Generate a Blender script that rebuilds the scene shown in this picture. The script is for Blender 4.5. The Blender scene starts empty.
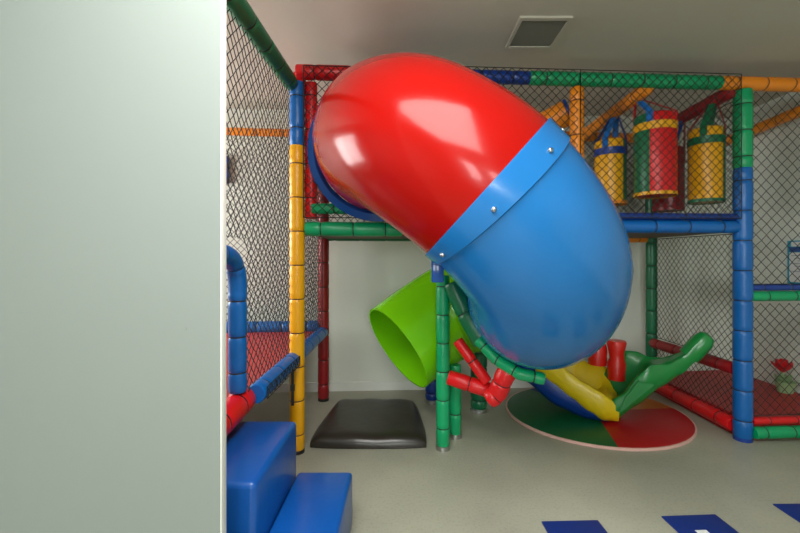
import bpy, bmesh, math, random
from mathutils import Vector, Matrix
random.seed(7)
S = bpy.context.scene
C = S.collection
V = Vector
PI = math.pi

# ------------------------------------------------------------------ camera, world, light, exposure
cam = bpy.data.cameras.new('camera'); co = bpy.data.objects.new('camera', cam); C.objects.link(co)
co.location = (0, 0, 1.3); co.rotation_euler = (PI/2, 0, 0)
cam.sensor_width = 36; cam.lens = 407/800*36; cam.shift_x = -5/800; cam.shift_y = -10.5/800
cam.clip_start = .02
S.camera = co
S.view_settings.view_transform = 'Standard'; S.view_settings.look = 'None'
S.view_settings.gamma = 1; S.view_settings.use_curve_mapping = False
S.view_settings.exposure = 0.46
w = bpy.data.worlds.new('world'); S.world = w; w.use_nodes = True
wn = w.node_tree.nodes; wl = w.node_tree.links
sky = wn.new('ShaderNodeTexSky'); sky.sky_type = 'HOSEK_WILKIE'; sky.turbidity = 4
wl.new(sky.outputs[0], wn['Background'].inputs[0]); wn['Background'].inputs[1].default_value = .6

def area(name, loc, rot, sx, sy, power, col):
    l = bpy.data.lights.new(name, 'AREA'); l.shape = 'RECTANGLE'; l.size = sx; l.size_y = sy
    l.energy = power; l.color = col
    o = bpy.data.objects.new(name, l); C.objects.link(o); o.location = loc; o.rotation_euler = rot
    return o
# daylight through the window behind the camera, through the window at left and from an added, unseen ceiling light that brightens the floor
area('daylight_rear', (-.95, -3.72, 1.75), (PI/2, 0, 0), .7, 1.3, 58, (.95, 1, .98))
area('daylight_rear_2', (.55, -3.72, 1.75), (PI/2, 0, 0), .7, 1.3, 52, (.95, 1, .98))
area('daylight_left', (-3.28, 2.7, 1.7), (PI/2, 0, -PI/2), 1.5, 1.2, 80, (1, .99, .96))
area('added_ceiling_light', (-.15, .35, 2.655), (0, 0, 0), 1.15, 1.75, 70, (1, 1, .96))

# ------------------------------------------------------------------ helpers
def lin(c):
    c = c/255
    return c/12.92 if c <= .04045 else ((c+.055)/1.055)**2.4
def rgb(r, g, b): return (lin(r), lin(g), lin(b), 1)

def mat(name, col, rough=.5, coat=0, var=.06, scale=6, bump=0, bscale=30, spec=.5, col2=None, metal=0):
    m = bpy.data.materials.new(name); m.use_nodes = True
    n = m.node_tree.nodes; l = m.node_tree.links; b = n['Principled BSDF']
    tc = n.new('ShaderNodeTexCoord'); nz = n.new('ShaderNodeTexNoise')
    nz.inputs['Scale'].default_value = scale; nz.inputs['Detail'].default_value = 5
    l.new(tc.outputs['Object'], nz.inputs['Vector'])
    mx = n.new('ShaderNodeMix'); mx.data_type = 'RGBA'
    mx.inputs[6].default_value = tuple(max(0, c*(1-var)) for c in col[:3])+(1,)
    mx.inputs[7].default_value = col2 or tuple(min(1, c*(1+var)) for c in col[:3])+(1,)
    l.new(nz.outputs['Fac'], mx.inputs[0]); l.new(mx.outputs[2], b.inputs['Base Color'])
    b.inputs['Roughness'].default_value = rough; b.inputs['Coat Weight'].default_value = coat
    b.inputs['Coat Roughness'].default_value = .06; b.inputs['Specular IOR Level'].default_value = spec
    b.inputs['Metallic'].default_value = metal
    if bump:
        n2 = n.new('ShaderNodeTexNoise'); n2.inputs['Scale'].default_value = bscale; n2.inputs['Detail'].default_value = 3
        l.new(tc.outputs['Object'], n2.inputs['Vector'])
        bp = n.new('ShaderNodeBump'); bp.inputs['Strength'].default_value = bump; bp.inputs['Distance'].default_value = .01
        l.new(n2.outputs['Fac'], bp.inputs['Height']); l.new(bp.outputs[0], b.inputs['Normal'])
    return m

# vinyl pads
VY = dict(rough=.36, bump=.35, bscale=14, var=.08)
M = {}
M['yellow'] = mat('vinyl_yellow', rgb(232, 166, 10), **VY)
M['orange'] = mat('vinyl_orange', rgb(236, 138, 26), **VY)
M['red'] = mat('vinyl_red', rgb(212, 18, 24), **VY)
M['darkred'] = mat('vinyl_dark_red', rgb(150, 24, 30), **VY)
M['blue'] = mat('vinyl_blue', rgb(6, 96, 172), **VY)
M['navy'] = mat('vinyl_navy', rgb(20, 58, 140), **VY)
M['green'] = mat('vinyl_green', rgb(4, 156, 98), **VY)
M['dkgreen'] = mat('vinyl_dark_green', rgb(12, 104, 66), **VY)
M['tie'] = mat('black_cable_tie', rgb(30, 28, 28), .5)
M['step_blue'] = mat('vinyl_royal_blue', rgb(12, 78, 156), rough=.28, bump=.4, bscale=5, var=.06)
M['black'] = mat('vinyl_black', rgb(46, 42, 36), rough=.3, bump=.5, bscale=5)
M['deckred'] = mat('deck_red', rgb(176, 40, 40), .5)
M['deckunder'] = mat('deck_underside', rgb(96, 84, 66), .7)
# gloss fibreglass
GF = dict(rough=.2, coat=.1, var=.03, scale=3, spec=.32)
M['slide_red'] = mat('gloss_red', rgb(156, 14, 9), **{**GF, 'spec': .22})
M['slide_blue'] = mat('gloss_blue', rgb(30, 110, 178), rough=.2, coat=.1, var=.1, scale=3, spec=.4)
M['slide_lime'] = mat('gloss_lime', rgb(116, 196, 16), **GF)
M['slide_navy'] = mat('gloss_navy', rgb(18, 70, 140), **GF)
M['toy_green'] = mat('plastic_green', rgb(14, 128, 56), rough=.3, coat=.2)
M['toy_yellow'] = mat('plastic_yellow', rgb(226, 196, 16), rough=.4, coat=.1)
M['toy_blue'] = mat('plastic_blue', rgb(14, 56, 140), rough=.3, coat=.2)
M['toy_red'] = mat('plastic_red', rgb(214, 30, 22), rough=.35, coat=.2)
M['steel'] = mat('steel', rgb(190, 190, 190), .35, metal=1)
M['net'] = mat('black_net_cord', rgb(34, 34, 32), .8)
M['mat_green'] = mat('mat_green', rgb(10, 96, 52), .4, bump=.4, bscale=4)
M['mat_red'] = mat('mat_red', rgb(176, 16, 26), .4, bump=.4, bscale=4)
M['mat_orange'] = mat('mat_orange', rgb(206, 118, 40), .4, bump=.4, bscale=4)
M['mat_blue'] = mat('mat_blue', rgb(10, 42, 120), .5)
M['mat_edge'] = mat('mat_pale_edge', rgb(222, 178, 168), .6)
M['white'] = mat('white_plastic', rgb(226, 228, 226), .45)
M['cyan'] = mat('sign_teal', rgb(40, 160, 190), .4)
M['signblue'] = mat('sign_blue', rgb(40, 80, 150), .4)
M['ink'] = mat('grey_ink', rgb(150, 158, 162), .6)
M['leaf'] = mat('pale_leaf', rgb(150, 180, 130), .7)
M['petal'] = mat('red_petal', rgb(200, 20, 30), .5)
M['pink'] = mat('pink_petal', rgb(226, 150, 150), .5)
# setting
M['wall'] = mat('wall_paint', rgb(222, 226, 216), .6, var=.02, scale=1.5, bump=.04, bscale=60)
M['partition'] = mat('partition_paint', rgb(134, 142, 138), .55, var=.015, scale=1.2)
M['ceil'] = mat('ceiling_paint', rgb(198, 194, 180), .7, var=.02, scale=1)
M['trim'] = mat('trim_paint', rgb(228, 230, 224), .5)
M['vent'] = mat('vent_grey', rgb(128, 128, 118), .6)

def floor_mat():
    m = bpy.data.materials.new('floor_vinyl'); m.use_nodes = True
    n = m.node_tree.nodes; l = m.node_tree.links; b = n['Principled BSDF']
    tc = n.new('ShaderNodeTexCoord')
    a = n.new('ShaderNodeTexNoise'); a.inputs['Scale'].default_value = 1.6; a.inputs['Detail'].default_value = 8
    f = n.new('ShaderNodeTexNoise'); f.inputs['Scale'].default_value = 70; f.inputs['Detail'].default_value = 2
    for q in (a, f): l.new(tc.outputs['Object'], q.inputs['Vector'])
    r1 = n.new('ShaderNodeValToRGB'); r1.color_ramp.elements[0].color = rgb(156, 155, 139); r1.color_ramp.elements[1].color = rgb(172, 171, 153)
    r1.color_ramp.elements[0].position = .35; r1.color_ramp.elements[1].position = .65
    r2 = n.new('ShaderNodeValToRGB'); r2.color_ramp.elements[0].position = .3; r2.color_ramp.elements[1].position = .5
    r2.color_ramp.elements[0].color = (.82, .82, .8, 1); r2.color_ramp.elements[1].color = (1, 1, 1, 1)
    mx = n.new('ShaderNodeMix'); mx.data_type = 'RGBA'; mx.blend_type = 'MULTIPLY'; mx.inputs[0].default_value = .7
    l.new(a.outputs['Fac'], r1.inputs[0]); l.new(f.outputs['Fac'], r2.inputs[0])
    l.new(r1.outputs[0], mx.inputs[6]); l.new(r2.outputs[0], mx.inputs[7]); l.new(mx.outputs[2], b.inputs['Base Color'])
    b.inputs['Roughness'].default_value = .42
    return m
M['floor'] = floor_mat()

def obj(name, bm, mats, parent=None, smooth=True, label=None, angle=40):
    me = bpy.data.meshes.new(name)
    bmesh.ops.recalc_face_normals(bm, faces=bm.faces)
    bm.to_mesh(me); bm.free()
    for m in (mats if isinstance(mats, (list, tuple)) else [mats]): me.materials.append(M[m])
    if smooth:
        me.polygons.foreach_set('use_smooth', [True]*len(me.polygons))
        try: me.set_sharp_from_angle(angle=math.radians(angle))
        except Exception: pass
    o = bpy.data.objects.new(name, me); C.objects.link(o)
    if parent: o.parent = parent; o.matrix_parent_inverse = parent_inv(parent)
    if label: o['label'] = label
    return o
def parent_inv(p):
    mtx = Matrix()
    if p.parent: return mtx
    q = p
    while q is not None:
        mtx = (Matrix.Translation(q.location) @ q.rotation_euler.to_matrix().to_4x4()) @ mtx if q.parent is None else mtx
        q = q.parent
    return mtx.inverted()
def tag(o, label, cat, group=None):
    o['label'] = label; o['category'] = cat
    if group: o['group'] = group
    return o
def thing(name, label, cat, loc=(0, 0, 0), rz=0, group=None):
    o = bpy.data.objects.new(name, None); C.objects.link(o); o.location = loc; o.rotation_euler = (0, 0, rz)
    o.empty_display_size = .1
    return tag(o, label, cat, group)
def struct(name, bm, m, parent=None, smooth=False):
    o = obj(name, bm, m, parent, smooth)
    if not parent: o['kind'] = 'structure'
    return o
def box(bm, x0, x1, y0, y1, z0, z1, mi=0, bevel=0, seg=2):
    r = bmesh.ops.create_cube(bm, size=1)
    bmesh.ops.transform(bm, verts=r['verts'], matrix=Matrix.Translation(((x0+x1)/2, (y0+y1)/2, (z0+z1)/2)) @ Matrix.Diagonal((x1-x0, y1-y0, z1-z0, 1)))
    fs = {f for v in r['verts'] for f in v.link_faces}
    for f in fs: f.material_index = mi
    if bevel:
        es = list({e for v in r['verts'] for e in v.link_edges})
        bmesh.ops.bevel(bm, geom=es, offset=bevel, segments=seg, affect='EDGES', profile=.5)
def prism(bm, pts2, axis_fn, mi=0): pass

def frames(pts):
    """tangent / normal / binormal along a polyline, parallel transported"""
    n = len(pts); T = []
    for i in range(n):
        a = pts[max(0, i-1)]; b = pts[min(n-1, i+1)]; T.append((b-a).normalized())
    ref = V((0, 0, 1)) if abs(T[0].z) < .9 else V((0, 1, 0))
    N = [(ref - T[0]*ref.dot(T[0])).normalized()]
    for i in range(1, n):
        v = N[-1] - T[i]*N[-1].dot(T[i]); N.append(v.normalized())
    return T, N, [T[i].cross(N[i]) for i in range(n)]

def sweep(bm, pts, radii, n=16, mis=None, caps=True, closed=False, shape=None):
    T, N, B = frames(pts)
    return rings(bm, [[pts[i] + (N[i]*math.cos(2*PI*k/n) + B[i]*math.sin(2*PI*k/n))*radii[i] for k in range(n)] for i in range(len(pts))], mis, caps)
def rings(bm, R, mis=None, caps=True, loop=False):
    vs = [[bm.verts.new(p) for p in r] for r in R]
    n = len(vs[0]); m = len(vs)
    for i in range(m if loop else m-1):
        j = (i+1) % m
        for k in range(n):
            f = bm.faces.new((vs[i][k], vs[i][(k+1) % n], vs[j][(k+1) % n], vs[j][k]))
            if mis: f.material_index = mis[i]
    if caps and not loop:
        a = bm.faces.new(list(reversed(vs[0]))); b = bm.faces.new(vs[-1])
        if mis: a.material_index = mis[0]; b.material_index = mis[-1]
    return vs

def resample(pts, step):
    out = [pts[0].copy()]; 
    for a, b in zip(pts, pts[1:]):
        L = (b-a).length; k = max(1, round(L/step))
        for i in range(1, k+1): out.append(a.lerp(b, i/k))
    return out
def pad_bm(pts, r, gap=.22, n=16, start=.03, mi_tie=1):
    """a foam-padded pipe: plump lengths pinched by black cable ties"""
    pts = [V(p) for p in pts]
    # arc length
    L = [0]
    for a, b in zip(pts, pts[1:]): L.append(L[-1]+(b-a).length)
    tot = L[-1]
    def at(s):
        s = min(max(s, 0), tot)
        for i in range(len(pts)-1):
            if s <= L[i+1] or i == len(pts)-2:
                return pts[i].lerp(pts[i+1], (s-L[i])/max(1e-9, L[i+1]-L[i]))
    k = max(1, round(tot/gap)); off = random.uniform(-.12, .12)*gap if k > 1 else 0
    ties = [min(max((i+.5)*tot/k + off, start), tot-start) for i in range(k)]
    prof = [(0, .9), (.006, .97)]
    for s in ties:
        prof += [(s-.03, 1), (s-.012, .985), (s-.0035, .9, 1), (s-.0033, .925, 1), (s+.0033, .925), (s+.0035, .9), (s+.012, .985), (s+.03, 1)]
    prof += [(tot-.006, .97), (tot, .9)]
    if len(pts) > 2:
        s = 0
        while s < tot:
            if all(abs(s-t) > .03 for t in ties) and .01 < s < tot-.01: prof.append((s, 1.0))
            s += .02
    prof.sort(key=lambda q: q[0])
    P = []; rad = []; mis = []
    for q in prof:
        P.append(at(q[0])); rad.append(r*q[1]*random.uniform(.992, 1.008)); mis.append(mi_tie if len(q) > 2 else 0)
    bm = bmesh.new(); sweep(bm, P, rad, n, mis)
    return bm
def pad(name, pts, r, col, parent, label=None, gap=.22):
    return obj(name, pad_bm(pts, r, gap), [col, 'tie'], parent, label=label)
def arc_pts(p0, p1, p2, k=8):
    """quadratic bend"""
    p0, p1, p2 = V(p0), V(p1), V(p2)
    return [p0*(1-t)**2 + p1*2*t*(1-t) + p2*t*t for t in [i/k for i in range(k+1)]]

def net_bm(o, u, v, W, H, pitch=.06, th=.0024, hole=None, sx=1.0, notch=None):
    """diamond netting in the rectangle o + a*u + b*v; hole = (a, b, radius) left open"""
    u = V(u).normalized(); v = V(v).normalized(); o = V(o); nrm = u.cross(v)
    bm = bmesh.new()
    px = pitch*sx
    def strand(a0, sgn):
        pts = []
        t = 0.0
        step = pitch/2
        while t <= H+1e-6:
            a = a0 + sgn*t*sx
            pts.append((a, t)); t += step
        run = []
        def flush():
            if len(run) > 1:
                P = []
                for (a, b) in run:
                    P.append(o + u*(a+random.uniform(-1, 1)*.0022) + v*(b+random.uniform(-1, 1)*.0022) + nrm*(random.uniform(-1, 1)*.002 + .001*sgn))
                sweep(bm, P, [th]*len(P), 4, None, caps=False)
            run.clear()
        for a, b in pts:
            ok = -1e-6 <= a <= W+1e-6
            if ok and hole and (a-hole[0])**2+(b-hole[1])**2 < hole[2]**2: ok = False
            if ok and notch and a < notch[0] and b < notch[1]: ok = False
            if ok: run.append((a, b))
            else: flush()
        flush()
    k = int((W + H*sx)/px) + 2
    for i in range(-k, k+1):
        strand(i*px, 1); strand(i*px, -1)
    # border cords
    for a, b in () if notch else (((0, 0), (W, 0)), ((W, 0), (W, H)), ((W, H), (0, H)), ((0, H), (0, 0))):
        sweep(bm, [o+u*a[0]+v*a[1], o+u*b[0]+v*b[1]], [th*1.3]*2, 4, None, caps=False)
    return bm
def net(p0, p1, z0, z1, parent, label=None, **k):
    p0 = V((p0[0], p0[1], z0)); p1 = V((p1[0], p1[1], z0))
    return obj('safety_net', net_bm(p0, p1-p0, (0, 0, 1), (p1-p0).length, z1-z0, **k), 'net', parent, label=label)

def F(x): return 2.70 + .058*(x+.72)      # front plane of the play frame
def R_(x): return 3.67 + .09*(x+.72)      # its rear plane

# ------------------------------------------------------------------ the setting
CE = 2.70
XR = 3.3; XL = -3.2; YB = -3.6
def wall_y(x): return 3.95 + .058*(x+.2)
b = bmesh.new(); box(b, XL-.1, XR+.1, YB-.1, 4.4, -.1, 0); struct('floor', b, 'floor')
b = bmesh.new(); box(b, XL-.1, XR+.1, YB-.1, 4.4, CE, CE+.1); struct('ceiling', b, 'ceil')
def poly_wall(name, pts, z0, z1, m):
    b = bmesh.new()
    lo = [b.verts.new((x, y, z0)) for x, y in pts]; hi = [b.verts.new((x, y, z1)) for x, y in pts]
    b.faces.new(lo[::-1]); b.faces.new(hi)
    for i in range(len(pts)):
        j = (i+1) % len(pts); b.faces.new((lo[i], lo[j], hi[j], hi[i]))
    return struct(name, b, m)
poly_wall('wall_back', [(XL-.1, wall_y(XL-.1)), (XR+.1, wall_y(XR+.1)), (XR+.1, 4.4), (XL-.1, 4.4)], 0, CE, 'wall')
poly_wall('baseboard_back', [(XL, wall_y(XL)-.015), (2.3, wall_y(2.3)-.015), (2.3, wall_y(2.3)), (XL, wall_y(XL))], 0, .085, 'trim')
# shallow pilaster standing out of the back wall behind the slide
poly_wall('trim_1', [(2.06, wall_y(2.06)-.05), (2.16, wall_y(2.16)-.05), (2.16, wall_y(2.16)), (2.06, wall_y(2.06))], .085, CE, 'wall')
b = bmesh.new(); box(b, XR, XR+.1, YB, 4.3, 0, CE); struct('wall_right', b, 'wall')
# left wall with a window
def wall_with_window(name, axis, c, t, a0, a1, wa0, wa1, wz0, wz1, m):
    b = bmesh.new()
    for (p, q, z0, z1) in ((a0, wa0, 0, CE), (wa1, a1, 0, CE), (wa0, wa1, 0, wz0), (wa0, wa1, wz1, CE)):
        if axis == 'y': box(b, p, q, c, c+t, z0, z1)
        else: box(b, c, c+t, p, q, z0, z1)
    return struct(name, b, m)
def window(name, axis, c, a0, a1, z0, z1, nx, nz):
    b = bmesh.new(); w_ = .05; d = .04
    def bar(p, q, r, s):
        if axis == 'y': box(b, p, q, c, c+d, r, s)
        else: box(b, c, c+d, p, q, r, s)
    bar(a0, a1, z0, z0+w_); bar(a0, a1, z1-w_, z1); bar(a0, a0+w_, z0, z1); bar(a1-w_, a1, z0, z1)
    for i in range(1, nx): x = a0+(a1-a0)*i/nx; bar(x-.02, x+.02, z0, z1)
    for i in range(1, nz): z = z0+(z1-z0)*i/nz; bar(a0, a1, z-.02, z+.02)
    return struct(name, b, 'trim')
wall_with_window('wall_left', 'x', XL-.1, .1, YB, 4.3, 1.95, 3.45, 1.1, 2.3, 'wall')
window('window_1', 'x', XL-.07, 1.95, 3.45, 1.1, 2.3, 2, 1)
wall_with_window('wall_rear', 'y', YB-.1, .1, XL, -.3, -1.3, -.6, 1.1, 2.4, 'wall')
wall_with_window('wall_rear_right', 'y', YB-.1, .1, -.3, XR, .2, .9, 1.1, 2.4, 'wall')
window('window_2', 'y', YB-.07, -1.3, -.6, 1.1, 2.4, 2, 1)
window('window_3', 'y', YB-.07, .2, .9, 1.1, 2.4, 2, 1)
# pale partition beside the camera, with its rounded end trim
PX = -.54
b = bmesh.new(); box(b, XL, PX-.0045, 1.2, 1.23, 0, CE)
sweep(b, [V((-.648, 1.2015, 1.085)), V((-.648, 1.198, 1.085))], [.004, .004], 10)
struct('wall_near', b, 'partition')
b = bmesh.new(); box(b, PX-.0045, PX, 1.1985, 1.232, 0, CE, bevel=.0015); struct('trim_2', b, 'trim', smooth=True)
# ceiling vent
v = thing('ceiling_vent', 'square grey air vent set in the ceiling', 'vent', (.87, 2.55, CE))
b = bmesh.new(); box(b, .67, .98, 2.37, 2.40, CE-.014, CE-.001); box(b, .67, .98, 2.70, 2.73, CE-.014, CE-.001)
box(b, .67, .69, 2.40, 2.70, CE-.014, CE-.001); box(b, .96, .98, 2.40, 2.70, CE-.014, CE-.001)
obj('frame', b, 'ceil', v, False)
b = bmesh.new(); box(b, .69, .96, 2.40, 2.70, CE-.006, CE-.001)
for i in range(24): box(b, .69, .96, 2.405+i*.0125, 2.410+i*.0125, CE-.009, CE-.006)
obj('grille', b, 'vent', v, False)

t = thing('added_lamp_panel', 'added flat white ceiling panel, out of view, housing the floor light', 'ceiling lamp', (-.15, .35, CE))  # added out-of-view housing for the ceiling light that lifts the floor
b = bmesh.new(); box(b, -.76, .46, -.56, 1.26, CE-.035, CE-.001, bevel=.006); obj('housing', b, 'white', t, False)

# ------------------------------------------------------------------ the soft play frame
fr = thing('soft_play_frame', 'padded multicolour soft play frame with black safety nets against the back wall', 'play structure', (.8, 3.2, 0))
r = .05
def foot(p, parent, rr=.05, col='tie'):
    b = bmesh.new(); sweep(b, [V((p[0], p[1], 0)), V((p[0], p[1], .02)), V((p[0], p[1], .03))], [rr*.98, rr*.98, rr*.8], 18)
    obj('foot', b, col, parent)
def post(x, y, z0, z1, col, label, rr=.05, upper=None, fo=True, lower=None):
    zz = upper[1] if upper else z1
    p = pad('post', [(x, y, z0+(.022 if fo else 0)), (x, y, zz)], rr, col, fr, label)
    if upper: pad('upper_sleeve', [(x, y, zz), (x, y, z1)], rr, upper[0], p, upper[2])
    if fo: foot((x, y), p, rr, 'navy' if col == 'blue' else 'tie')
    return p
XA = -.716; XB = 2.39
post(XA, F(XA), 0, 2.45, 'yellow', 'yellow padded corner post with blue upper sleeve', upper=('blue', 2.03, 'blue upper sleeve'))
post(-.63, F(-.63)+.03, 1.55, 2.46, 'red', 'short red padded post beside the slide opening', .042, fo=False)
post(-.735, R_(-.735), 0, 2.42, 'darkred', 'dark red padded rear post')
post(1.187, F(1.187), 1.75, 2.46, 'orange', 'orange padded post under the top beam', .048, fo=False)
post(XB, F(XB), 0, 2.47, 'blue', 'blue padded corner post with green upper sleeve', .058, upper=('green', 1.92, 'green upper sleeve'))
post(2.38, R_(2.38)-.02, 0, 2.42, 'dkgreen', 'green padded rear post')
def beam(p, q, col, label, rr=.05): return pad('beam', [p, q], rr, col, fr, label)
def fb(x0, x1, z0, z1, col, label, rr=.05, dy=0): return beam((x0, F(x0)+dy, z0), (x1, F(x1)+dy, z1), col, label, rr)
# top front run
fb(-.72, .0, 2.52, 2.52, 'red', 'red stretch of the top front beam')
fb(.0, .85, 2.52, 2.52, 'navy', 'blue stretch of the top front beam', .046)
fb(.85, 2.22, 2.52, 2.52, 'green', 'green stretch of the top front beam', .048)
fb(2.22, 3.25, 2.52, 2.52, 'orange', 'orange stretch of the top front beam', .048)
# deck front edge
fb(-.66, -.02, 1.48, 1.48, 'green', 'green deck edge beam under the slide opening', .048)
fb(-.62, -.1, 1.615, 1.615, 'green', 'thin green rail above the deck edge', .036)
fb(1.36, 2.34, 1.505, 1.505, 'blue', 'blue deck edge beam', .045)
fb(1.36, 2.34, 1.575, 1.575, 'navy', 'thin netted blue rail above the deck edge', .026)
# rear beams
def rb(x0, x1, z, col, label, rr=.045): return beam((x0, R_(x0), z), (x1, R_(x1), z), col, label, rr)
rb(-.73, 2.38, 2.44, 'orange', 'orange top rear beam')
rb(-2.6, -.74, 2.40, 'orange', 'orange rear beam over the left platform', .035)
rb(-.73, .2, 1.48, 'dkgreen', 'green rear deck beam')
rb(1.25, 2.36, 1.47, 'orange', 'orange rear deck beam', .04)
# depth beams at the top
beam((-.745, 1.35, 2.40), (-.745, F(XA)-.03, 2.43), 'dkgreen', 'green top side beam running towards the camera')
beam((-.72, F(XA), 2.48), (-.735, R_(-.735), 2.44), 'red', 'red top side beam')
beam((1.69, F(1.69), 2.47), (1.69, R_(1.69), 2.44), 'orange', 'orange top cross beam over the hanging bags')
beam((2.32, F(2.32), 2.47), (2.32, R_(2.32), 2.44), 'darkred', 'dark red top cross beam over the hanging bags')
beam((3.2, F(3.2), 2.49), (3.2, 4.07, 2.44), 'orange', 'orange top beam along the right wall', .045)
# decks of the upper floor
def deck(name, pts, z0, z1, m, label=None):
    b = bmesh.new()
    lo = [b.verts.new((x, y, z0)) for x, y in pts]; hi = [b.verts.new((x, y, z1)) for x, y in pts]
    b.faces.new(lo[::-1]); b.faces.new(hi)
    for i in range(len(pts)):
        j = (i+1) % len(pts); b.faces.new((lo[i], lo[j], hi[j], hi[i]))
    return obj(name, b, m, fr, False, label)
deck('deck', [(-.7, F(-.7)), (.2, F(.2)), (.2, R_(.2)), (-.7, R_(-.7))], 1.455, 1.5, 'deckunder', 'upper deck panel behind the slide opening')
deck('deck', [(1.4, F(1.4)), (2.36, F(2.36)), (2.36, R_(2.36)), (1.4, R_(1.4))], 1.47, 1.51, 'deckunder', 'upper deck panel under the hanging bags')
# right low deck
deck('deck', [(2.39, F(2.39)), (3.28, F(3.28)), (3.28, 4.1), (2.39, 4.0)], .0, .155, 'deckred', 'low red deck in the right bay')
fb(2.44, 3.26, .06, .06, 'green', 'green padded edge of the low red deck', .042, -.03)
fb(2.45, 3.26, .135, .135, 'red', 'red trim along the low deck', .026, -.01)
sx = lambda y: 2.39
beam((2.37, F(XB)+.05, .085), (2.37, R_(2.38)-.06, .085), 'red', 'red padded kerb along the side of the low deck', .052)
beam((2.37, F(XB)+.05, .49), (2.37, R_(2.38)-.06, .47), 'darkred', 'dark red padded side rail', .045)
fb(2.44, 3.26, 1.015, 1.015, 'green', 'green padded mid rail of the right bay', .036)
fb(2.44, 3.26, 1.075, 1.075, 'navy', 'thin dark blue rail over the green mid rail', .022)
# left platform
LX = -.735
deck('deck', [(-2.5, 1.5), (-.83, 1.5), (-.80, 2.2), (-.76, R_(-.76)), (-2.5, R_(-2.5))], .54, .63, 'deckred', 'red deck of the left platform')
beam((LX, 2.0, .62), (LX, R_(LX)-.03, .62), 'blue', 'blue padded side beam of the left platform', .05)
rb(-2.5, -.77, .66, 'blue', 'blue padded rear edge of the left platform', .06)
beam((-.79, 1.45, .575), (-.79, 2.0, .60), 'red', 'red padded rail at the platform entrance', .062)
hp = [(-.79, 1.92, .66), (-.79, 1.92, 1.14)] + arc_pts((-.79, 1.92, 1.16), (-.79, 1.92, 1.30), (-.79, 1.76, 1.31), 8) + [(-.79, 1.5, 1.31)]
obj('handrail', pad_bm(hp, .042, .16), ['blue', 'tie'], fr, label='bent blue padded handrail at the platform entrance')
# black strap hanging from the side beam
b = bmesh.new(); box(b, -.70, -.683, 2.50, 2.508, .38, .60); box(b, -.705, -.678, 2.496, 2.512, .47, .51, bevel=.004)
obj('strap', b, 'tie', fr, False, 'short black strap hanging from the blue side beam')
# nets
ny = -.058
net((-.755, 1.40), (-.755, F(XA)-.03), .63, 2.40, fr, 'side net along the left platform', notch=(.525, .73))
net((-.682, 2.02), (-.682, F(XA)-.06), .592, .652, fr, 'net wrapped over the blue side beam')
net((-.735, F(XA)+.05), (-.735, R_(-.735)-.05), .66, 2.42, fr, 'side net between yellow post and rear post')
net((-2.5, R_(-2.5)), (-.78, R_(-.78)), .70, 2.40, fr, 'rear net behind the left platform')
net((-.66, F(-.66)+ny), (.30, F(.30)+ny), 1.55, 2.54, fr, 'front net around the slide opening', hole=(.47, .45, .44))
net((.30, F(.30)+ny), (1.187, F(1.187)+ny), 1.78, 2.56, fr, 'front net behind the tube slide')
net((1.187, F(1.187)+ny), (2.33, F(2.33)+ny), 1.56, 2.56, fr, 'front net before the hanging bags')
net((2.45, F(2.45)), (3.25, F(3.25)), 1.10, 2.49, fr, 'upper front net of the right bay', pitch=.078)
net((2.45, F(2.45)), (3.25, F(3.25)), .17, .99, fr, 'lower front net of the right bay', pitch=.072)
net((2.38, F(XB)+.06), (2.38, R_(2.38)-.05), .53, 1.46, fr, 'side net under the upper deck')
net((2.38, F(XB)+.06), (2.38, R_(2.38)-.05), .13, .45, fr, 'low side net beside the red deck')
net((2.38, F(XB)+.06), (2.38, R_(2.38)-.05), 1.53, 2.42, fr, 'side net beside the hanging bags')
net((-.70, R_(-.70)), (2.33, R_(2.33)), 1.53, 2.42, fr, 'rear net of the upper deck')

# ------------------------------------------------------------------ the tube slide
CP = [(-.15, 2.68, 2.0), (-.14, 2.52, 2.0), (-.08, 2.30, 1.97), (.10, 2.08, 1.85), (.41, 2.0, 1.605), (.68, 2.08, 1.30), (.78, 2.32, 1.08),
      (.81, 2.68, 1.0), (.70, 2.99, .975), (.44, 3.17, .91), (.17, 3.14, .76), (-.06, 3.02, .615)]
CP = [V(p) for p in CP]
def catmull(P, k=14):
    out = []
    Q = [P[0]*2-P[1]] + P + [P[-1]*2-P[-2]]
    for i in range(1, len(Q)-2):
        p0, p1, p2, p3 = Q[i-1:i+3]
        for j in range(k):
            t = j/k
            out.append(.5*((2*p1)+(p2-p0)*t+(2*p0-5*p1+4*p2-p3)*t*t+(3*p1-p0-3*p2+p3)*t**3))
    out.append(P[-1].copy()); return out
K = 14
path = catmull(CP, K)
def sframe(i):
    a = path[max(0, i-1)]; c = path[min(len(path)-1, i+1)]; t = (c-a).normalized()
    side = t.cross(V((0, 0, 1))).normalized(); up = side.cross(t)
    return t, side, up
NS = 56
def sring(i, rad, ridge=0, d=0):
    t, s, u = sframe(i); out = []
    for k in range(NS):
        a = 2*PI*k/NS
        q = rad + (ridge if k in (0, NS//2) else 0)      # moulded seam along both flanks
        out.append(path[i] + t*d + (s*math.cos(a)+u*math.sin(a))*q)
    return out
def section(name, i0, i1, r0, r1, m, label, lips=(True, True), th=.012):
    R = []
    def rr(i): 
        f = (i-i0)/(i1-i0); return r0+(r1-r0)*f
    L = list(range(i0, i1+1))
    if lips[0]: R += [sring(i0, r0+.014), sring(i0+3, rr(i0+3)+.013), sring(i0+3, rr(i0+3)+.003, 0, .006)]
    for i in L[(4 if lips[0] else 0):]: R.append(sring(i, rr(i), .003))
    for i in L[::-1]: R.append(sring(i, rr(i)-th))
    b = bmesh.new(); rings(b, R, loop=True)
    return obj(name, b, m, ts, label=label)
ts = thing('tube_slide', 'large spiral tube slide in glossy red, blue and lime green', 'slide', (.35, 2.6, 0))
jt = 4*K                       # red / blue joint
je = 7*K+4
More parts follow.
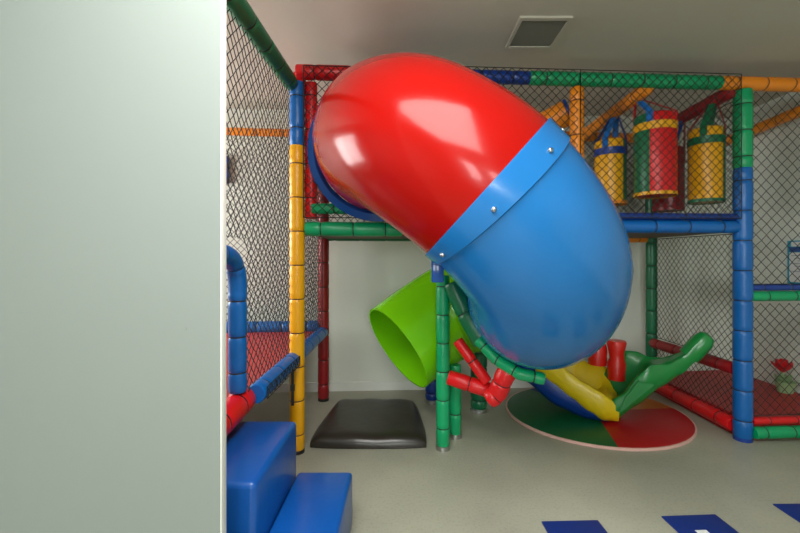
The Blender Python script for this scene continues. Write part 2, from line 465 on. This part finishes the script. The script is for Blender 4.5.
sec_r = section('tube_section', 1, jt, .412, .422, 'slide_red', 'glossy red upper tube section', (False, False))
sec_b = section('tube_section', jt-1, je, .42, .40, 'slide_blue', 'glossy blue middle tube section', (True, False))
sec_g = section('tube_section', je-1, len(path)-1, .385, .345, 'slide_lime', 'lime green exit section with open mouth', (True, False))
# bolts on the joint collar
def bolt(i, ang, rad, parent):
    t, s, u = sframe(i); d = s*math.cos(ang)+u*math.sin(ang); p = path[i]+d*rad
    b = bmesh.new(); sweep(b, [p-d*.004, p+d*.003, p+d*.0075, p+d*.009], [.011, .011, .008, .004], 12)
    obj('bolt', b, 'steel', parent)
for a in range(8): bolt(jt+1, 2*PI*(a+.28+.29)/8, .4345, sec_b)
# blue mounting ring at the opening
b = bmesh.new(); RR = []
for rad, dy in ((.405, 0), (.405, -.04), (.43, -.06), (.475, -.045), (.475, 0)):
    RR.append([V((-.165+rad*math.cos(2*PI*k/NS), 2.70+dy, 2.0+rad*math.sin(2*PI*k/NS))) for k in range(NS)])
rings(b, RR, loop=True); obj('mounting_ring', b, 'slide_navy', ts, label='dark blue ring where the tube meets the frame')
# supports
def sup(x, y, z1, col, rr, label, gap=.2):
    p = pad('support_post', [(x, y, .03), (x, y, z1)], rr, col, ts, label, gap)
    b = bmesh.new(); sweep(b, [V((x, y, 0)), V((x, y, .03)), V((x, y, .032))], [rr*1.05, rr*1.05, rr*.9], 18); obj('foot', b, 'steel', p)
    return p
sup(.255, 2.74, 1.17, 'green', .045, 'tall green padded support post')
sup(.36, 2.92, .52, 'green', .043, 'short green padded support post')
sup(.62, 3.42, .56, 'dkgreen', .07, 'dark green padded support post at the back', .12)
sup(.24, 3.62, .60, 'navy', .06, 'dark blue padded support post at the back', .12)
pad('brace', [(.29, 2.72, .49), (.56, 2.64, .425)], .05, 'red', ts, 'red padded brace from the green post')
pad('brace', [(.345, 2.68, .745), (.53, 2.62, .49)], .036, 'red', ts, 'thin slanting red padded brace')
pad('brace', [(.53, 2.56, .40), (.575, 2.54, .44), (.61, 2.50, .56), (.66, 2.50, .64)], .06, 'red', ts, 'stubby red padded elbow', .1)
pad('rim_pad', [(.46, 2.56, .775), (.56, 2.50, .665), (.68, 2.42, .60), (.82, 2.40, .575)], .036, 'green', ts, 'green padded pipe under the blue section', .12)
pad('rim_pad', [(.31, 2.72, 1.12), (.40, 2.68, .92), (.50, 2.62, .74)], .062, 'dkgreen', ts, 'thick dark green pad between post and blue section', .3)
b = bmesh.new(); box(b, .13, .19, 1.99, 2.03, 1.17, 1.285, bevel=.006); obj('bracket', b, 'slide_navy', sec_b, label='dark blue joint bracket')

# ------------------------------------------------------------------ hanging bags
def bag(x, y, z0, z1, rad, cols, band, strapcol, hang, label, name='punching_bag', ph=0):
    t = thing(name, label, 'punching bag', (x, y, z0), 0, 'hanging punching bags')
    b = bmesh.new(); n = 32; mis = []
    prof = [(z0, rad*.86), (z0+.012, rad*.97), (z0+.03, rad), (z1-.03, rad), (z1-.012, rad*.96), (z1, rad*.8)]
    vs = rings(b, [[V((x+q*math.cos(2*PI*k/n), y+q*math.sin(2*PI*k/n), z)) for k in range(n)] for z, q in prof])
    b.faces.ensure_lookup_table()
    for f in b.faces:
        c = f.calc_center_median(); a = (math.atan2(c.y-y, c.x-x)+ph) % (2*PI)
        f.material_index = int((a/(2*PI)*4 + .5)) % 4
    obj('body', b, cols, t)
    b = bmesh.new(); zb = z1-.13
    rings(b, [[V((x+q*math.cos(2*PI*k/n), y+q*math.sin(2*PI*k/n), z)) for k in range(n)] for z, q in ((zb, rad*.98), (zb, rad*1.035), (zb+.055, rad*1.035), (zb+.055, rad*.98))], loop=True)
    obj('band', b, band, t)
    b = bmesh.new()
    rings(b, [[V((x+q*math.cos(2*PI*k/n), y+q*math.sin(2*PI*k/n), z)) for k in range(n)] for z, q in ((z0+.0, rad*.97), (z0-.004, rad*1.01), (z0+.02, rad*1.02), (z0+.02, rad*.98))], loop=True)
    obj('bottom_rim', b, band if band != 'navy' else 'orange', t)
    for k in range(4):
        a = PI/4+k*PI/2; p = V((x+rad*.98*math.cos(a), y+rad*.98*math.sin(a), z1-.12)); m = V((p.x, p.y, z1)); q = V(hang)+V((.03*math.cos(a), .03*math.sin(a), 0))
        w_ = V((-math.sin(a), math.cos(a), 0))*.022; d = V((math.cos(a), math.sin(a), 0))*.003
        b = bmesh.new(); rings(b, [[c+w_+d, c-w_+d, c-w_-d, c+w_-d] for c in (p, m, q)])
        obj('strap', b, strapcol[k % len(strapcol)], t)
bag(1.655, 3.28, 1.715, 2.23, .118, ['dkgreen', 'yellow', 'yellow', 'yellow'], 'navy', ['blue', 'navy'], (1.69, 3.28, 2.41), 'yellow punching bag with a blue band hanging just right of the orange post', ph=.35)
bag(1.83, 2.98, 1.74, 2.33, .138, ['red', 'green', 'dkgreen', 'red'], 'yellow', ['blue', 'red'], (1.72, 2.98, 2.43), 'green and red punching bag with a yellow band, middle of the hanging bags')
bag(2.25, 3.04, 1.70, 2.25, .115, ['dkgreen', 'dkgreen', 'yellow', 'yellow'], 'dkgreen', ['dkgreen', 'darkred'], (2.30, 3.04, 2.43), 'yellow punching bag with a dark green band hanging next to the blue corner post', ph=.4)
bag(2.20, 3.40, 1.68, 2.2, .115, ['dkgreen', 'darkred', 'darkred', 'darkred'], 'darkred', ['navy', 'darkred'], (2.30, 3.40, 2.42), 'dark red punching bag behind the green and red one')
# orange roll with a dark blue end, slung high behind the net
t = thing('padded_roll', 'orange padded roll with dark blue end, slung high left of the orange post', 'padded roll', (1.24, 3.2, 2.40))
A = V((1.02, 3.28, 2.30)); Bp = V((1.26, 3.14, 2.41)); d = (Bp-A).normalized()
b = bmesh.new(); sweep(b, [A, A+d*.01, Bp-d*.01, Bp], [.085, .1, .1, .09], 28); obj('body', b, 'orange', t)
b = bmesh.new(); sweep(b, [Bp-d*.004, Bp+d*.016, Bp+d*.02], [.105, .105, .09], 28); obj('end_cap', b, 'navy', t)
b = bmesh.new()
m_ = (A+Bp)/2
rings(b, [[c+V((.02, 0, 0)), c+V((0, .004, 0)), c+V((-.02, 0, 0)), c+V((0, -.004, 0))] for c in (m_+V((0, 0, .09)), V((m_.x, m_.y, 2.44)))])
obj('strap', b, 'navy', t)

# ------------------------------------------------------------------ round mat and rocker
t = thing('round_mat', 'round play mat with green, red and orange sectors and a pale rim', 'play mat', (1.56, 3.36, 0))
ax, ay, cx, cy = .71, .655, 1.56, 3.36
def sector(a0, a1, m, label):
    b = bmesh.new(); n = 14; zt = .024
    rim = [a0+(a1-a0)*i/n for i in range(n+1)]
    prof = ((.985, .004), (.985, zt-.004), (.97, zt))
    ring_ = [[b.verts.new((cx+ax*q*math.cos(a), cy+ay*q*math.sin(a), z)) for a in rim] for q, z in prof]
    ctr = b.verts.new((cx, cy, zt)); cb = b.verts.new((cx, cy, .004))
    for k in range(2):
        for i in range(n): b.faces.new((ring_[k][i], ring_[k][i+1], ring_[k+1][i+1], ring_[k+1][i]))
    for i in range(n): b.faces.new((ring_[2][i], ring_[2][i+1], ctr)); b.faces.new((ring_[0][i+1], ring_[0][i], cb))
    b.faces.new((ring_[0][0], ring_[1][0], ring_[2][0], ctr, cb)); b.faces.new((cb, ctr, ring_[2][n], ring_[1][n], ring_[0][n]))
    obj('sector', b, m, t, label=label)
dg = math.radians
sector(dg(-101), dg(5), 'mat_red', 'red sector'); sector(dg(5), dg(95), 'mat_orange', 'orange sector')
sector(dg(95), dg(122), 'mat_blue', 'blue sector'); sector(dg(122), dg(259), 'mat_green', 'dark green sector')
b = bmesh.new(); n = 72
rings(b, [[V((cx+ax*q*math.cos(2*PI*k/n), cy+ay*q*math.sin(2*PI*k/n), z)) for k in range(n)] for q, z in ((.98, .001), (1, .001), (1.003, .012), (1, .019), (.984, .02), (.984, .003))], loop=True)
obj('rim', b, 'mat_edge', t, label='pale pink rim')

rk = thing('rocker', 'plastic see-saw rocker in blue, yellow and green standing on the round mat', 'rocker', (1.56, 3.27, .025), dg(-24))
# built in local axes: u along the rocker, w across, z up
RM = Matrix.Translation((1.56, 3.27, .025)) @ Matrix.Rotation(dg(-24), 4, 'Z')
def loc(u, w_, z): return RM @ V((u, w_, z))
def interp(tb, u):
    for (a, p), (c, q) in zip(tb, tb[1:]):
        if u <= c: 
            f = max(0, (u-a)/(c-a)); f = f*f*(3-2*f)*.4+f*.6
            return p+(q-p)*f
    return tb[-1][1]
def tub(u0, u1, bot, near, far, wid, well, n=26, th=.03):
    """seat tub: closed ring per station - belly, flanks, rolled rims (near and far of their own height) and a hollow"""
    R = []
    for i in range(n+1):
        u = u0+(u1-u0)*i/n
        B_, N_, F_, W_, D_ = (interp(t_, u) for t_ in (bot, near, far, wid, well))
        D_ = max(D_, B_+.02)
        R.append([loc(u, w_, z) for w_, z in (
            (-W_*.45, B_), (-W_*.8, B_+.012), (-W_*.97, B_+.05), (-W_*1.03, B_*.5+N_*.5), (-W_, N_-.018), (-W_*.95, N_-.002), (-W_*.87, N_), (-W_*.79, N_-.014),
            (-W_*.66, D_*.55+N_*.45), (-W_*.42, D_+.01), (0, D_), (W_*.42, D_+.01), (W_*.66, D_*.55+F_*.45),
            (W_*.79, F_-.014), (W_*.87, F_), (W_*.95, F_-.002), (W_, F_-.018), (W_*1.03, B_*.5+F_*.5), (W_*.97, B_+.05), (W_*.8, B_+.012), (W_*.45, B_))])
    return R
b = bmesh.new(); rings(b, tub(-.74, .05, [(-.74, .42), (-.55, .22), (-.3, .06), (-.1, .0), (.05, .0)], [(-.74, .60), (-.5, .44), (-.2, .22), (.05, .12)], [(-.74, .60), (-.5, .44), (-.2, .22), (.05, .12)],
    [(-.74, .06), (-.6, .14), (-.4, .19), (.05, .2)], [(-.74, .52), (-.5, .34), (-.2, .13), (.05, .07)]))
obj('rocker_end', b, 'toy_blue', rk, label='blue end')
b = bmesh.new(); rings(b, tub(.04, .70, [(.04, .0), (.12, .03), (.25, .15), (.40, .29), (.55, .40), (.64, .50), (.70, .64)],
    [(.04, .16), (.15, .24), (.26, .40), (.34, .475), (.45, .48), (.55, .535), (.64, .64), (.70, .70)],
    [(.04, .30), (.12, .44), (.20, .50), (.28, .50), (.36, .47), (.45, .48), (.55, .535), (.64, .64), (.70, .70)],
    [(.04, .20), (.3, .18), (.45, .12), (.56, .075), (.66, .065), (.70, .05)],
    [(.04, .09), (.15, .16), (.28, .30), (.38, .45), (.48, .49), (.56, .54), (.64, .645), (.70, .70)], n=34))
g = obj('rocker_end', b, 'toy_green', rk, label='green end with upturned horn')
b = bmesh.new(); sweep(b, [loc(u, 0, z) for u, z in ((.60, .53), (.645, .59), (.69, .65), (.715, .69), (.725, .70))], [.07, .07, .068, .05, .02], 20); obj('horn_tip', b, 'toy_green', g)
# raised moulded triangle on the near flank of the green end
b = bmesh.new(); tri = ((.13, .10), (.36, .34), (.25, .36), (.16, .22))
rings(b, [[loc(u, -w_*(.205-.07*u), z) for u, z in tri] for w_ in (.98, 1.06)]); bmesh.ops.bevel(b, geom=b.edges[:], offset=.006, segments=2, affect='EDGES'); obj('flank_panel', b, 'toy_green', g)
b = bmesh.new(); rings(b, tub(-.47, .13, [(-.47, .33), (-.33, .24), (-.2, .15), (-.08, .06), (.02, .015), (.13, .012)],
    [(-.47, .54), (-.36, .52), (-.29, .48), (-.23, .38), (-.12, .31), (.0, .25), (.13, .16)],
    [(-.47, .54), (-.34, .58), (-.26, .60), (-.20, .55), (-.15, .40), (-.08, .36), (-.02, .37), (.04, .35), (.09, .31), (.13, .22)],
    [(-.47, .22), (-.2, .235), (.03, .23), (.13, .19)], [(-.47, .42), (-.36, .36), (-.26, .24), (-.12, .17), (-.02, .16), (.05, .21), (.13, .16)], n=40))
obj('saddle', b, 'toy_yellow', rk, label='yellow middle seat')
for (u, w_, z, h, q) in ((-.01, .14, .57, .20, .078), (.13, .11, .47, .20, .072)):
    b = bmesh.new(); sweep(b, [loc(u, w_, z-.2), loc(u, w_, z-.07), loc(u+.005, w_, z-.03), loc(u, w_, z+.02), loc(u, w_, z+h*.5), loc(u, w_, z+h*.58), loc(u, w_, z+h*.6)], [q*.9, q, q*.78, q*.82, q*1.05, q*.95, q*.6], 14)
    obj('grip', b, 'toy_red', rk, label='red grip')

# ------------------------------------------------------------------ floor pieces
t = thing('foam_steps', 'two royal blue vinyl foam steps leading up to the left platform', 'foam steps', (-.5, 1.7, 0))
b = bmesh.new(); box(b, -.82, -.525, 1.43, 1.985, .003, .50, bevel=.022, seg=3); obj('step', b, 'step_blue', t, label='upper foam step')
b = bmesh.new(); box(b, -.522, -.255, 1.43, 1.985, .003, .25, bevel=.016, seg=3); obj('step', b, 'step_blue', t, label='lower foam step')
def pillow(x0, x1, y0, y1, h, n=28, taper=0):
    b = bmesh.new(); g = []
    for side in (0, 1):
        L = []
        for i in range(n+1):
            row = []
            for j in range(n+1):
                u, v_ = i/n*2-1, j/n*2-1
                ed = (1-abs(u)**14)*(1-abs(v_)**14)
                sq = 1-.05*abs(u*v_)**3
                x = (x0+x1)/2+u*(x1-x0)/2*sq*(1-taper*(v_+1)/2); y = (y0+y1)/2+v_*(y1-y0)/2*sq
                z = .004 + (h*(.45+.55*ed)*(1-.06*(u*u+v_*v_)) + .003*math.sin(9*u+3*v_) if side else 0)
                row.append(b.verts.new((x, y, z)))
            L.append(row)
        g.append(L)
        for i in range(n):
            for j in range(n): b.faces.new((L[i][j], L[i+1][j], L[i+1][j+1], L[i][j+1]))
    lo, hi = g
    for i in range(n):
        for A_, B_ in (((i, 0), (i+1, 0)), ((i, n), (i+1, n)), ((0, i), (0, i+1)), ((n, i), (n, i+1))):
            b.faces.new((lo[A_[0]][A_[1]], lo[B_[0]][B_[1]], hi[B_[0]][B_[1]], hi[A_[0]][A_[1]]))
    return b
o = obj('crash_mat', pillow(-.662, .165, 2.735, 3.54, .085, taper=.17), 'black', angle=60)
tag(o, 'black vinyl crash mat on the floor below the lime green slide mouth', 'mat')
def floor_tile(p, label, rot, w_=.28, d=.42, deco=None):
    t = thing('floor_mat', label, 'floor mat', (p[0], p[1], 0), rot, 'small blue floor mats')
    b = bmesh.new(); box(b, 0, w_, -d, 0, .001, .007, bevel=.002); o = obj('sheet', b, 'mat_blue'); o.parent = t
    b = bmesh.new(); box(b, w_*.3, w_*.5, -.19, -.112, .0072, .008); o = obj('patch', b, 'white'); o.parent = t
    b = bmesh.new(); box(b, w_*.05, w_*.95, -.25, -.2, .0072, .008); o = obj('patch', b, 'mat_red'); o.parent = t
floor_tile((.665, 1.985), 'leftmost of the three small blue mats on the front floor', dg(2))
floor_tile((1.275, 2.025), 'middle one of the three small blue mats on the front floor', dg(3))
floor_tile((1.92, 2.125), 'rightmost of the three small blue mats, at the right picture edge', dg(1))

# ------------------------------------------------------------------ wall pieces and the flower
t = thing('notice', 'white notice with teal and blue header on the right wall', 'sign', (XR, 3.3, 1.07))
b = bmesh.new(); box(b, XR-.012, XR-.001, 3.22, 3.50, 1.065, 1.43); obj('board', b, 'cyan', t, False)
b = bmesh.new(); box(b, XR-.014, XR-.012, 3.23, 3.48, 1.08, 1.33); obj('sheet', b, 'white', t, False)
b = bmesh.new(); box(b, XR-.014, XR-.012, 3.23, 3.48, 1.335, 1.375); obj('picture_strip', b, 'signblue', t, False)
b = bmesh.new(); box(b, XR-.014, XR-.012, 3.23, 3.465, 1.38, 1.42); obj('title_strip', b, 'white', t, False)
b = bmesh.new()
for i in range(7): box(b, XR-.0145, XR-.014, 3.25, 3.465-.03*(i % 3), 1.30-i*.022, 1.306-i*.022)
obj('printed_lines', b, 'ink', t, False)
yw = wall_y(-2.0)
t = thing('picture_frame', 'blue framed panel on the back wall behind the left net', 'frame', (-1.95, yw, 2.0))
b = bmesh.new()
for (x0, x1, z0, z1) in ((-2.25, -1.66, 2.21, 2.24), (-2.25, -1.66, 1.98, 2.01), (-2.25, -2.22, 2.01, 2.21), (-1.69, -1.66, 2.01, 2.21)): box(b, x0, x1, yw-.03, yw-.001, z0, z1)
obj('frame', b, 'mat_blue', t, False)
b = bmesh.new(); box(b, -2.22, -1.69, yw-.022, yw-.001, 2.01, 2.21); obj('panel', b, 'white', t, False)

fx, fy, fz = 3.195, 3.42, .156
t = thing('artificial_flower', 'small red flower over pale green leaves on the low red deck', 'artificial flower', (fx, fy, fz))
b = bmesh.new(); sweep(b, [V((fx, fy, fz)), V((fx, fy, fz+.02)), V((fx, fy, fz+.09))], [.05, .055, .07], 18); obj('pot', b, 'leaf', t)
b = bmesh.new()
for i in range(26):
    a = random.uniform(0, 2*PI); e = random.uniform(.1, 1.1); L_ = random.uniform(.07, .11)
    p = V((fx, fy, fz+.08)); d = V((math.cos(a)*math.cos(e), math.sin(a)*math.cos(e), math.sin(e))); s = d.cross(V((0, 0, 1))).normalized()*.022; nn = s.cross(d).normalized()*.002
    rings(b, [[c+s*q+nn, c-s*q+nn, c-s*q-nn, c+s*q-nn] for c, q in ((p, .3), (p+d*L_*.5, 1), (p+d*L_, .1))])
obj('leaves', b, 'leaf', t)
b = bmesh.new(); sweep(b, [V((fx-.02, fy, fz+.08)), V((fx-.025, fy, fz+.17))], [.006, .006], 8); obj('stem', b, 'leaf', t)
b = bmesh.new()
for i in range(14):
    a = i*2.4; e = .75+i*.055; p = V((fx-.02, fy, fz+.17)); d = V((math.cos(a)*math.cos(e), math.sin(a)*math.cos(e), math.sin(e))); s = d.cross(V((0, 0, 1))).normalized()*.035; nn = s.cross(d).normalized()
    rings(b, [[c+s*q+nn*.003, c+nn*(.003-.012*q), c-s*q+nn*.003, c-s*q-nn*.003, c-nn*(.003+.012*q), c+s*q-nn*.003] for c, q in ((p, .3), (p+d*.05, .9), (p+d*.085, .7), (p+d*.11, .2))])
obj('blossom', b, 'petal', t)
